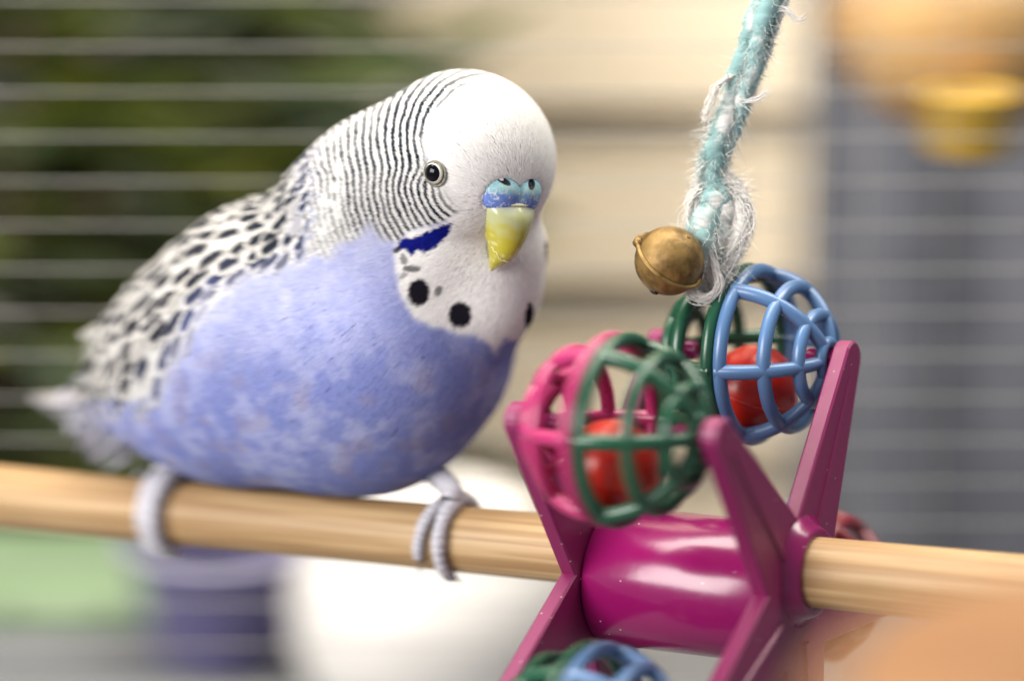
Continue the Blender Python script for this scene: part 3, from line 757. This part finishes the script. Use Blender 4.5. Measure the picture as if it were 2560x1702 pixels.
def bird_colour(P, n, jit=None, seed=0):
    """feather colour of points on the body"""
    Q = mirror_hidden(P, n); x, y = to_px(Q)
    if jit is not None: x = x + jit[:, 0]; y = y + jit[:, 1]
    nz = lambda s, k: vnoise(Q * s, k)
    # breast: periwinkle, mottled with pale fringes, paler up by the collar
    m = .45 * nz(.2, 1) + .38 * nz(.5, 2) + .17 * nz(1.3, 3); pale = sstep(.36, .72, m)
    up = sstep(1010, 640, y + .25 * (x - 700)); pale = np.clip(pale * (.22 + .16 * sstep(820, 1000, y)) + .12 + up * .50, 0, 1)
    pale = np.clip(pale + .10 * (nz(2.2, 4) - .5), 0, 1)
    c = BLUE * (1 - pale[:, None]) + PALE * pale[:, None]
    tan = sstep(.62, .80, nz(.28, 9)) * sstep(780, 1000, y) * .35
    c = c * (1 - tan[:, None]) + np.array((.36, .30, .42)) * tan[:, None]
    # wing coverts and back ground colour
    wg = sstep(8, -10, poly_sd(x, y, WING) + 14 * (nz(.5, 5) - .5)); c = c * (1 - wg[:, None]) + (WHITE * .78) * wg[:, None]
    # barred head
    ss_ = poly_sd(x, y, STRIPE); lowb = sstep(530, 560, y) * sstep(985, 965, x)                # the bars fade into the blue collar
    st = sstep(7, -5, ss_) * (1 - lowb) + lowb * sstep(26, -30, ss_ + 36 * (nz(.45, 17) - .5)); c = c * (1 - st[:, None]) + WHITE * st[:, None]
    rU = np.hypot(x - 1224, (y - 337) * np.where(y < 337, 1.10, .93)); rL = np.hypot(x - 1182, (y - 455))
    k = sstep(-34, 34, y - (424 + .05 * (1083 - x)) + 24 * (nz(.5, 6) - .5))
    pU = (rU - 160) / 18.4; pL = (rL - 128) / 16.2
    back = sstep(285, 380, rL)                               # behind the cheek both run into broad nape bars
    ph = pL * k + pU * (1 - k)
    ph = ph + .34 * (nz(.45, 7) - .5) + .12 * (nz(1.4, 8) - .5)
    fr = ph - np.floor(ph); bar = sstep(.27, .20, np.abs(fr - .5))
    brk = sstep(.30, .46, nz(.55, 10) + .12 * (nz(2, 12) - .5)); brk2 = sstep(.44, .54, nz(.50, 11))
    amt = bar * (.62 + .38 * brk) * (1 - back * (1 - brk2) * .45)
    amt = sstep(.30, .70, amt)
    fade = sstep(0, 14, -poly_sd(x, y, [(1260, 60), (1226, 190), (1142, 230), (1086, 286), (1060, 350), (1069, 400), (1092, 440), (1130, 490), (1160, 530), (1000, 660), (500, 800), (500, 60)]))
    top = sstep(165, 240, y)
    amt = amt * (1 - .45 * back * sstep(520, 620, y)) * fade * st * (.50 + .50 * top)  * np.where(k > .5, sstep(50, 110, rL), 1)
    c = c * (1 - amt[:, None]) + DARK * amt[:, None]
    # white mask and throat
    mk = sstep(9, -9, poly_sd(x, y, MASK) + 10 * (nz(.9, 13) - .5)); mk = mk * (1 - st * sstep(3, -3, poly_sd(x, y, STRIPE)))
    c = c * (1 - mk[:, None]) + WHITE * 1.06 * mk[:, None]
    # cheek patch, throat spots
    pt = sstep(4, -3, poly_sd(x, y, PATCH) + 9 * (nz(2.2, 14) - .5)); c = c * (1 - pt[:, None]) + VIOLET * pt[:, None] * (.8 + .6 * nz(2, 15))[:, None]
    for (sx, sy, rx, ry, a, tilt) in ((1047, 731, 27, 34, 1, .15), (1150, 787, 29, 32, 1, 0), (1323, 791, 11, 35, 1, .05), (1096, 726, 9, 13, .7, .3), (1369, 640, 6, 40, .9, -.08), (1362, 752, 7, 31, .9, .12),
                                      (1030, 672, 22, 9, .75, .05), (1009, 648, 8, 16, .6, -.3), (1008, 690, 12, 7, .45, -.6), (991, 626, 9, 8, .8, 0)):
        dx, dy = x - sx, y - sy; ct, sn = math.cos(tilt), math.sin(tilt); u, v = (dx * ct + dy * sn) / rx, (-dx * sn + dy * ct) / ry
        e = np.hypot(u, v) + .17 * (nz(2.2, 16) - .5); s_ = sstep(1.08, .92, e) * a
        c = c * (1 - s_[:, None]) + np.array((.016, .013, .022)) * s_[:, None]
    return np.clip(c, 0, 1)

bird = empty('budgerigar', 'blue and white budgerigar with barred head gripping the wooden perch', 'bird', D0 + DAX * dowel_s(760) + DE2 * 6)
BV, BQ = surface_nets(body_sdf, (-84, -32, -82), (14, 50, 10), .9)
BN = grad(body_sdf, BV)

EYE_P, EYE_N = surf(1085, 432)
EYE_N = nrm(EYE_N + np.array([-.22, .04, 0]))
CERE = hpt(HR - 1, -2.4, 0)      # middle of the cere
CB = [np.stack([nrm(HF + s * .55 * HRt), HU, np.cross(nrm(HF + s * .55 * HRt), HU)]) for s in (-1, 1)]     # each lobe faces outward
LOBE = [(hpt(HR - 1.85, -2.05, s * 2.7), np.array([2.5, 3.15, 3.5])) for s in (-1, 1)]
def solid_cere(P):
    d = smin(ell(P, LOBE[0][0], LOBE[0][1], CB[0]), ell(P, LOBE[1][0], LOBE[1][1], CB[1]), .5)
    return smin(d, ell(P, hpt(HR - 2.2, -3.7, 0), np.array([2.8, 1.7, 5.4]), HB), .9)
def cere_at(px, py):
    z = np.linspace(12, -14, 900); P = np.stack([at(px, py, q) for q in z]); k = np.argmax(solid_cere(P) < 0); p = P[k]; return p, grad(solid_cere, p[None])[0]
NOS = []
for px_, py_, dx_, dy_, a_, b_ in ((1261, 453, .9, -.42, .98, .46), (1330, 460, .45, .9, .90, .55)):
    p_, n_ = cere_at(px_, py_); m_ = np.array([dx_, dy_, 0]); m_ = nrm(m_ - n_ * np.dot(m_, n_)); NOS.append((p_, np.stack([n_, m_, np.cross(n_, m_)]), np.array([.42, a_, b_])))
def cere_sdf(P):
    d = solid_cere(P)
    for c, B, R in NOS:
        d = -smin(-d, ell(P, c, R, B), .14)
    return d
# beak outline in the head's (forward, up) plane
CUL = catmull([(HR + .5, -3.4), (HR + 2.2, -5.6), (HR + 2.3, -9.0), (HR + .9, -12.6), (HR - 3.2, -15.9)], 30)
TOM = catmull([(HR - 5.8, -4.6), (HR - 5.2, -7.0), (HR - 4.5, -9.9), (HR - 3.9, -12.9), (HR - 3.6, -15.8)], 30)
BW = np.interp(np.linspace(0, 1, 30), [0, .2, .45, .7, .88, 1], [4.9, 4.4, 3.3, 2.1, 1.2, .25])

# --------------------------------------------- body mesh (one continuous surface) and its plumage
add('body', BV - BN * .25, [BQ], M['skin_under'], bird, True, bird_colour(BV, BN))

def flow_dir(P, n):
    bk = hpt(HR - 2.0, -3.0, 0); tail = at(180, 1010, -78)
    a = nrm(P - bk); t = nrm(tail - P); x, y = to_px(P)
    w = sstep(16, 46, np.linalg.norm(P - HC, axis=1))[:, None] * .85
    # breast feathers hang down more than they run back
    down = np.array([-.25, -1, -.15]); cw = (sstep(620, 900, y) * sstep(560, 900, x))[:, None]
    t = nrm(t * (1 - .6 * cw) + down * .6 * cw)
    d = a * (1 - w) + t * w; d = d - n * (d * n).sum(1, keepdims=True)
    return nrm(d)

def sample_body(num):
    tri = np.vstack([BQ[:, [0, 1, 2]], BQ[:, [0, 2, 3]]]); a, b, c = BV[tri[:, 0]], BV[tri[:, 1]], BV[tri[:, 2]]
    ar = np.linalg.norm(np.cross(b - a, c - a), axis=1)
    ctr = (a + b + c) / 3; nz = np.cross(b - a, c - a)[:, 2] / (ar + 1e-9)
    hd = np.linalg.norm(ctr - HC, axis=1); w = ar * np.where(nz > -.3, 1, .35) * (1 + 4.0 * sstep(34, 20, hd))
    k = rng.choice(len(tri), num, p=w / w.sum()); r1 = np.sqrt(rng.random(num))[:, None]; r2 = rng.random(num)[:, None]
    P = a[k] * (1 - r1) + b[k] * (r1 * (1 - r2)) + c[k] * (r1 * r2)
    P = P - body_sdf(P)[:, None] * grad(body_sdf, P); return P, grad(body_sdf, P)

def ribbons(P, n, T, L, W, lift, colf, seed=0, jit=1.0):
    """flat tapered barbs that follow the body"""
    m = len(P); seg = 4
    B = np.cross(n, T); pts = []; q = P.copy()
    for k in range(seg + 1):
        v = k / seg
        if k:
            q = q + T * (L / seg)[:, None]
            d = body_sdf(q); g = grad(body_sdf, q); q = q - g * (d - lift * v ** 1.3)[:, None]
            T = nrm(T - g * (T * g).sum(1, keepdims=True))
        pts.append(q.copy())
    pts[0] = pts[0] - n * .15
    C = np.stack(pts, 1); wprof = np.array([.7, 1, .95, .7, .12])[None, :, None]
    V = np.stack([C + B[:, None] * W[:, None, None] * wprof, C - B[:, None] * W[:, None, None] * wprof], 2)     # m,5,2,3
    sh = rng.normal(0, jit, (m, 2))
    shp = np.repeat(sh, seg + 1, 0); nn = np.repeat(n, seg + 1, 0)
    col = np.repeat(colf(C.reshape(-1, 3), nn, shp), 2, 0) * np.repeat(rng.uniform(.90, 1.05, m), (seg + 1) * 2)[:, None]
    f = np.array([[2 * i, 2 * i + 1, 2 * i + 3, 2 * i + 2] for i in range(seg)])
    F = (f[None] + (np.arange(m) * (seg + 1) * 2)[:, None, None]).reshape(-1, 4)
    return V.reshape(-1, 3), F, np.clip(col, 0, 1)

def plumage():
    P, n = sample_body(150000)
    l = hloc(P); x, y = to_px(P)
    bu = np.interp(-l[:, 1], -CUL[:, 1], BW, left=0, right=0)
    ok = (solid_cere(P) > .15) & (np.linalg.norm(P - EYE_P, axis=1) > 2.15)
    ok &= ~((l[:, 0] > HR * .5) & (np.abs(l[:, 2]) < bu - 1.3) & (l[:, 1] > -15.0) & (l[:, 1] < -3))
    P, n = P[ok], n[ok]; m = len(P); x, y = to_px(P)
    T = flow_dir(P, n); T = nrm(T + np.cross(n, T) * rng.normal(0, .10, m)[:, None])
    hd = np.linalg.norm(P - HC, axis=1); hw = sstep(30, 17, hd)
    be = np.linalg.norm(P - hpt(HR, -5, 0), axis=1)
    L = (1.45 * hw + 3.0 * (1 - hw)) * rng.uniform(.7, 1.25, m) * (.55 + .45 * sstep(4, 9, be)); W = (.075 * hw + .19 * (1 - hw)) * rng.uniform(.8, 1.3, m)
    lift = (.13 * hw + .06 * (1 - hw)) * rng.uniform(.2, 1.4, m)
    stray = rng.random(m) < .03; lift[stray] *= 2.0
    V, F, c = ribbons(P, n, T, L, W, lift, bird_colour)
    add('plumage', V, [F], M['plumage'], bird, True, c, 'stuff')
plumage()

# --------------------------------------------- scalloped feathers of nape, back and wing
def feather_cards(P, n, T, L, W, lift, colf):
    nu, nv = 9, 11; m = len(P); u = np.linspace(-1, 1, nu); v = np.linspace(0, 1, nv)
    B = np.cross(n, T); q = P.copy(); spine = []; norms = []
    for k in range(nv):
        if k: q = q + T * (L / (nv - 1))[:, None]
        g = grad(body_sdf, q); d = body_sdf(q); q = q - g * (d - (.05 + lift * v[k] ** 1.2))[:, None]
        T = nrm(T - g * (T * g).sum(1, keepdims=True)); spine.append(q.copy()); norms.append(g)
    S = np.stack(spine, 1); G = np.stack(norms, 1); hw = np.sqrt(np.clip(1 - np.abs((v - .55) / .56) ** 2.4, 0, 1)); hw[0] = .3; hw[-1] = .16
    Wp = W[:, None] * hw[None]
    V = S[:, :, None] + B[:, None, None] * (Wp[:, :, None] * u[None, None])[..., None] - G[:, :, None] * (.28 * u ** 2)[None, None, :, None] * W[:, None, None, None] * .5
    ragged = rng.normal(0, .05, (m, nv, nu))[..., None] * L[:, None, None, None] * (v[None, :, None, None] > .6); V = V + ragged * T[:, None, None]
    c = colf(np.broadcast_to(u[None, None], (m, nv, nu)), np.broadcast_to(v[None, :, None], (m, nv, nu)), S)
    f = grid_faces(nv, nu); F = (f[None] + (np.arange(m) * nv * nu)[:, None, None]).reshape(-1, 4)
    return V.reshape(-1, 3), F, c.reshape(-1, 3)

def wing():
    P, n = sample_body(60000); x, y = to_px(P); Q = mirror_hidden(P, n); qx, qy = to_px(Q)
    sd = poly_sd(qx, qy, WING); k = (sd + 45 * (vnoise(P * .25, 33) - .35) * (qx < 800) < -2); P, n, qx, qy = P[k], n[k], qx[k], qy[k]
    size = (.72 + .28 * np.clip(-poly_sd(qx, qy, WING) / 70, 0, 1)) * np.interp(qx, [250, 420, 560, 700, 800, 880], [3.7, 3.6, 3.2, 2.6, 2.1, 1.6])
    T = flow_dir(P, n); side = np.array([-.45, -.95, -.25]); wd_ = (.30 + .70 * sstep(-150, -20, poly_sd(qx, qy, WING)))[:, None]; T = nrm(T * (1 - .75 * wd_) + .95 * side * wd_)
    T = nrm(T - n * (T * n).sum(1, keepdims=True)); B = np.cross(n, T)
    keep = []; kp = np.zeros((0, 3)); ks = np.zeros(0)
    for i in range(min(len(P), 16000)):                      # feathers sit closer side by side than end to end
        if len(keep):
            d_ = kp - P[i]; q_ = np.maximum(ks, size[i])
            if (np.hypot(d_ @ B[i] / .70, np.hypot(d_ @ T[i], d_ @ n[i]) / 1.25) < q_).any(): continue
        keep.append(i); kp = np.vstack([kp, P[i]]); ks = np.append(ks, size[i])
    P, n, size, qx, qy, T = P[keep], n[keep], size[keep], qx[keep], qy[keep], T[keep]; m = len(P)
    T = nrm(T + np.cross(n, T) * rng.normal(0, .14, m)[:, None])
    L = size * rng.uniform(2.0, 2.6, m); W = size * rng.uniform(.52, .66, m); lift = size * rng.uniform(.10, .22, m)
    tone = rng.random(m); near_edge = np.clip((-poly_sd(qx, qy, WING) - 4) / 60, 0, 1); lift = lift * (.12 + .88 * near_edge)
    big = np.clip((size - 2.0) / 2.0, 0, 1)
    def colf(u, v, S):
        nz = vnoise(S * 1.1, 61)[..., None] + 0 * u
        uu = u + .5 * (nz - .5); tip = 1 - .18 * uu ** 2 + .12 * (nz - .5)
        b0, b1 = (.16 + .08 * tone)[:, None, None], (tip - .13)
        d = sstep(-.08, .05, v - b0) * sstep(.05, -.07, v - b1) * sstep(.80, .52, np.abs(uu)) 
        d = d * np.where(tone > .10, 1, .25)[:, None, None]
        d = d * (.25 + .75 * np.clip(near_edge * 2.2 + .6 * (tone - .5), 0, 1))[:, None, None]; blue = ((1 - near_edge) * (tone > .45) * (qx < 640))[:, None, None]
        dk = DARK * (1 - big[:, None, None, None] * .25) + BROWN * big[:, None, None, None] * .25
        dk = dk * (1 - .5 * blue[..., None]) + BLUE * .6 * .5 * blue[..., None]
        ed = WHITE * (.62 + .16 * tone)[:, None, None, None] * np.array((1, .985, .96)); ne = (.95 * (1 - near_edge) ** .9)[:, None, None, None]; ed = ed * (1 - ne) + PALE * .85 * ne; dk = dk * (1 - .45 * ne) + BLUE * .5 * .45 * ne
        return ed * (1 - d[..., None]) + dk * d[..., None]
    V, F, c = feather_cards(P, n, T, L, W, lift, colf)
    add('wing_covert', V, [F], M['plumage'], bird, True, c, 'stuff')

    # flight feathers closing the wing, and the tail behind them
    def blade(p0, p1, sag, wd, nrm_dir, c0, c1, name):
        nv, nu = 14, 7; v = np.linspace(0, 1, nv); u = np.linspace(-1, 1, nu); T = nrm(p1 - p0); B = nrm(np.cross(nrm_dir, T)); G = np.cross(T, B)
        S = p0 + (p1 - p0) * v[:, None] + G * (sag * np.sin(v * math.pi))[:, None]
        hw = wd * np.clip(np.minimum(.45 + v * 1.4, np.sqrt(np.clip(1 - ((v - .5) / .5).clip(0) ** 3, 0, 1))), .12, 1)
        top = S[:, None] + B * (hw[:, None] * u)[..., None] - G * (.35 * u ** 2 * wd)[None, :, None] * .5
        bot = top - G * .18
        V = np.vstack([top.reshape(-1, 3), bot.reshape(-1, 3)]); Q = grid_faces(nv, nu); k = nv * nu
        rim = np.concatenate([np.arange(nu), np.arange(1, nv) * nu + nu - 1, (nv - 1) * nu + np.arange(nu - 2, -1, -1), np.arange(nv - 2, 0, -1) * nu]); r2 = np.roll(rim, -1)
        w = (np.abs(u)[None] + 0 * v[:, None]).reshape(-1, 1); cc = np.asarray(c0) * (1 - sstep(.1, .8, w)) + np.asarray(c1) * sstep(.1, .8, w)
        o = add(name, V, [Q, Q[:, ::-1] + k, np.stack([rim, r2, r2 + k, rim + k], -1)], M['plumage'], bird, True, np.vstack([cc, cc]))
        V2, F2 = tube(S + G * .1, np.linspace(.32, .1, nv), 6); add('shaft', V2, F2, M['shaft'], o)
    M['shaft'] = mat('feather_shaft', (.45, .40, .34), .5)
    gw = (.48, .47, .46); gd = (.22, .21, .22)
    for k in range(5):
        blade(at(415 - 14 * k, 800 + 22 * k, -50 - 2 * k), at(205 + 14 * k, 835 + 28 * k, -70 - 2 * k), 1.0, 2.6, np.array([-.5, .6, .55]), gd if k % 2 else (.5, .49, .48), gw, 'flight_feather')
    for k in range(6):
        blade(at(330, 950 + 14 * k, -66), at(95 + 32 * k, 985 + 22 * k, -112 + 4 * k), -1.5, 3.4, np.array([-.1, .8, .5]), (.26, .28, .40) if k % 2 else (.38, .35, .35), (.42, .41, .44), 'tail_feather')
    # pale fluff under the tail
    m = 500; base = at(275, 1030, -66) + rng.normal(0, 1, (m, 3)) * np.array([3.2, 3.0, 2.5])
    d = nrm(np.array([-.35, -.8, -.2]) + rng.normal(0, .45, (m, 3))); s = nrm(np.cross(d, rng.normal(0, 1, (m, 3)))); L = rng.uniform(4, 7, (m, 1))
    V = np.stack([base - d * L * .4 , base + s * .7, base - s * .7, base + d * L * .6], 1).reshape(-1, 3)
    F = (np.array([[0, 1, 2], [2, 1, 3]])[None] + (np.arange(m) * 4)[:, None, None]).reshape(-1, 3)
    add('vent_fluff', V, [F], M['plumage'], bird, True, np.tile(np.array((.46, .46, .54)), (len(V), 1)), 'stuff')
wing()

# --------------------------------------------- eye, cere, beak
def eye():
    r = 2.05; c = EYE_P - EYE_N * .95
    iris = mat('pale_iris', (.78, .74, .70), .12, .5, Coat_Weight=1.0, Coat_Roughness=.03)
    pup = mat('black_pupil', (.0015, .0015, .003), .05, .22)
    lid = noise_mat('eyelid_skin', (.13, .125, .10), (.24, .23, .18), 1500, .7, .2)
    V, F = lathe(c, EYE_N, [(r * math.sin(a), r * math.cos(a)) for a in np.linspace(.01, 2.6, 30)], 48)
    e = add('eye', V, [f[:, ::-1] for f in F], iris, bird)
    V, F = lathe(c, EYE_N, [((r + .03) * math.sin(a), (r + .03) * math.cos(a)) for a in np.linspace(.01, .78, 16)], 48)
    add('pupil', V, [f[:, ::-1] for f in F], pup, e)
    V, F = ring(c + EYE_N * 1.13, EYE_N, 1.80, .17, 48, 10); add('eyelid', V, F, lid, e)
    V, F = ring(c + EYE_N * 1.16, EYE_N, 1.66, .07, 48, 8); add('lid_edge', V, F, mat('lid_edge_skin', (.03, .028, .02), .6), e)
    # bare skin round the eye, wider below
    dn = nrm(np.array([.35, -.9, .2])); dn = nrm(dn - EYE_N * np.dot(dn, EYE_N))
    V, F = ring(c + EYE_N * .80 + dn * .22, EYE_N, 1.95, .30, 48, 10, .45); add('eye_ring', V, F, lid, e)
eye()

def face():
    lo = CERE - 8; hi = CERE + 8
    V, Q = surface_nets(cere_sdf, lo, hi, .16)
    l = hloc(V); n1 = vnoise(V * 1.3, 70); n2 = vnoise(V * np.array([2.2, 1.1, 2.2]), 71); n3 = vnoise(V * 4, 72)
    teal = np.array((.24, .42, .44)); blue = np.array((.11, .175, .45)); flake = np.array((.62, .60, .62)); green = np.array((.34, .48, .38))
    w = sstep(-3.3, -.7, l[:, 1] + 2.2 * (n1 - .5)) * .9; c = blue * (1 - w[:, None]) + teal * w[:, None]
    dn = np.minimum(*[np.linalg.norm(((V - c_) @ B_.T) / (R_ * np.array([1.1, 1, 1])), axis=1) for c_, B_, R_ in NOS])
    g = sstep(3.6, 1.0, dn + .8 * (n1 - .5)) * .6 * (l[:, 1] < -.4); c = c * (1 - g[:, None]) + green * g[:, None]
    fl = sstep(.07, .02, np.abs(n2 - .5)) * sstep(-.6, -2.2, l[:, 1]) * sstep(.35, .6, n1 + .2) * .8
    fl = np.maximum(fl, sstep(-4.6, -5.2, l[:, 1] + .3 * n3) * .6); c = c * (1 - fl[:, None]) + flake * fl[:, None]
    dk = sstep(1.42, 1.18, dn); c = c * (1 - dk[:, None]) + np.array((.004, .006, .015)) * dk[:, None]
    cm = attr_mat('cere_skin', .6, .2); cr = add('cere', V, [Q], cm, bird, True, c * (.85 + .3 * n3)[:, None])
    nm = mat('nostril_dark', (.003, .003, .006), .7)
    for c_, B_, R_ in NOS:
        th_ = np.linspace(0, 2 * math.pi, 20, endpoint=False); pp = c_ - B_[0] * .30
        V = np.vstack([pp + B_[0] * .1] + [pp - B_[0] * q * .12 + q * (np.cos(a) * B_[1] * R_[1] + np.sin(a) * B_[2] * R_[2]) * .8 for q in (.5, 1.0) for a in th_])
        i = np.arange(20); j = (i + 1) % 20
        add('nostril', V, [np.stack([0 * i, 1 + i, 1 + j], -1), np.stack([1 + i, 21 + i, 21 + j, 1 + j], -1)], nm, cr)
    # white rim where the horn begins
    ns, nt = 30, 33; ph = np.linspace(-math.pi, math.pi, nt)
    V = []
    for k in range(ns):
        fc, uc = (CUL[k] + TOM[k]) / 2; df, du = (CUL[k] - TOM[k]) / 2
        for p in ph[:-1]:
            cf = math.cos(p); s = math.sin(p)
            a = math.copysign(abs(cf) ** .85, cf); wv_ = BW[k] * math.copysign(abs(s) ** (1.15 if cf > 0 else .8), s)
            V.append(hpt(fc + df * a, uc + du * a, wv_))
    V = np.array(V); m = nt - 1; k0 = len(V)
    V = np.vstack([V, hpt(*((CUL[-1] + TOM[-1]) / 2), 0) - HU * .25]); i = np.arange(m); j = (i + 1) % m; o = (ns - 1) * m
    F = [grid_faces(ns, m, wrap_v=True), np.stack([o + i, o + j, np.full(m, k0)], -1)]
    l = hloc(V); t = np.clip((-l[:, 1] - 4) / 11.4, 0, 1); n1 = vnoise(V * .9, 80); n2 = vnoise(V * np.array([1.2, .6, 1.2]), 81)
    horn = np.array((.40, .41, .21)); yel = np.array((.39, .34, .025)); olive = np.array((.34, .35, .07)); grey = np.array((.42, .44, .33))
    c = horn * (1 - sstep(.18, .46, t + .24 * (n1 - .5)))[:, None] + yel * sstep(.18, .46, t + .24 * (n1 - .5))[:, None]
    g = sstep(.14, .02, t); c = c * (1 - g[:, None]) + grey * g[:, None]
    ol = sstep(.35, .15, np.abs(l[:, 2]) / 4) * .35 * sstep(.8, .3, t); c = c * (1 - ol[:, None]) + olive * ol[:, None]
    ck = sstep(.035, .008, np.abs(n2 - .5)) * sstep(.3, .6, t) * .5; c = c * (1 - ck[:, None]) + np.array((.72, .68, .45)) * ck[:, None]
    bm = attr_mat('beak_horn', .2, .6); 
    bn, bl, bb = nodes(bm); bb.inputs['Subsurface Weight'].default_value = .15; bb.inputs['Subsurface Radius'].default_value = (1, .8, .3); bb.inputs['Subsurface Scale'].default_value = .001
    bk = add('upper_beak', V, [f[:, ::-1] for f in F], bm, bird, True, c)
    # flaking horn ridge across the tip and side
    pale_h = mat('flaky_horn', (.66, .62, .40), .5)
    rp = []
    for q in np.linspace(-.6, 1.75, 16):
        k = 23 - int(3.5 * max(0, q - .4)) ; fc, uc = (CUL[k] + TOM[k]) / 2; df, du = (CUL[k] - TOM[k]) / 2
        w = .35 * (vnoise(np.array([[q * 5, 0, 0]]), 4)[0] - .5)
        rp.append(hpt(fc + df * math.cos(q) * 1.01, uc + du * math.cos(q) + w, BW[k] * math.sin(q) * 1.02))
    V, F = tube(np.array(rp), .10, 6); add('horn_ridge', V, F, pale_h, bk)
    rp = [hpt(*(((CUL[0] + TOM[0]) / 2) + (CUL[0] - TOM[0]) / 2 * math.copysign(abs(math.cos(q)) ** .85, math.cos(q))), BW[0] * math.copysign(abs(math.sin(q)) ** 1.15, math.sin(q)) * 1.0) for q in np.linspace(-1.5, 1.5, 40)]
    V, F = tube(np.array(rp) + HF * .25 - HU * .15, .24, 8); add('beak_rim', V, F, pale_h, bk)
    # lower mandible tucked behind
    P = catmull([hpt(HR - 3.5, -9, 0), hpt(HR - 2.0, -11.4, 0), hpt(HR - 1.2, -13.2, 0)], 12); V, F = tube(P, np.linspace(2.6, 1.0, 12), 16)
    add('lower_beak', V, F, mat('lower_horn', (.45, .38, .10), .35), bird)
face()

# --------------------------------------------- legs and feet gripping the dowel
def foot(px, toes, leg_from):
    skin = noise_mat('scaly_skin', (.36, .36, .41), (.52, .50, .54), 1600, .6, .3)
    claw_m = mat('claw_horn', (.16, .13, .12), .35)
    s0 = dowel_s(px); A = D0 + DAX * s0; Rd = dowel_r(s0)
    def on(ang, ds, h): return A + DAX * ds + (math.cos(ang) * DE1 + math.sin(ang) * DE2) * (Rd + h)
    knee = on(rad(92), 0, 3.0)
    P = catmull([leg_from, (leg_from + knee) / 2 + np.array([0, 0, -1]), knee, on(rad(80), 0, 1.8)], 26)
    V, F = tube(P, np.linspace(2.3, 1.75, 26) * (1 + .05 * np.sin(np.arange(26) * 2.2)), 14)
    ft = add('foot', V, F, skin, bird)
    for (a0, a1, d0, d1, r) in toes:
        nseg = 130; t = np.linspace(0, 1, nseg); ang = np.radians(a0 + (a1 - a0) * t); ds = d0 + (d1 - d0) * t
        P = np.array([on(a, d, r * .9 + .4 * math.sin(math.pi * q)) for a, d, q in zip(ang, ds, t)])
        R = r * (1.12 - .28 * t) * (1 + .17 * np.abs(np.sin(t * 40)) ** .7 + .12 * np.sin(t * 9.5) ** 2 * (t < .95)); R[-3:] *= np.array([.95, .85, .7])
        V, F = tube(P, R, 14); add('toe', V, F, skin, ft)
        sg = 1 if a1 > a0 else -1
        ca = np.radians(a1 + sg * np.linspace(-2, 24, 12)); Pc = np.array([on(a, d1 + (d1 - d0) * .10 * q, r * .75 + 1.3 * q ** 2) for a, q in zip(ca, np.linspace(0, 1, 12))])
        V, F = tube(Pc, np.linspace(.72, .12, 12) * r / 1.2, 10); add('claw', V, F, claw_m, ft)
foot(1140, [(86, -14, -1.5, -4.0, .92), (90, -60, .9, .5, 1.02), (95, 215, -.6, -2.0, 1.2), (95, 200, .4, .6, 1.1)], at(1062, 1160, -35))
foot(428, [(84, -60, -.8, -.4, 1.35), (88, -72, 1.4, 1.0, 1.35), (95, 215, -.6, -2.0, 1.2), (95, 200, .4, .6, 1.1)], at(436, 1120, -53))
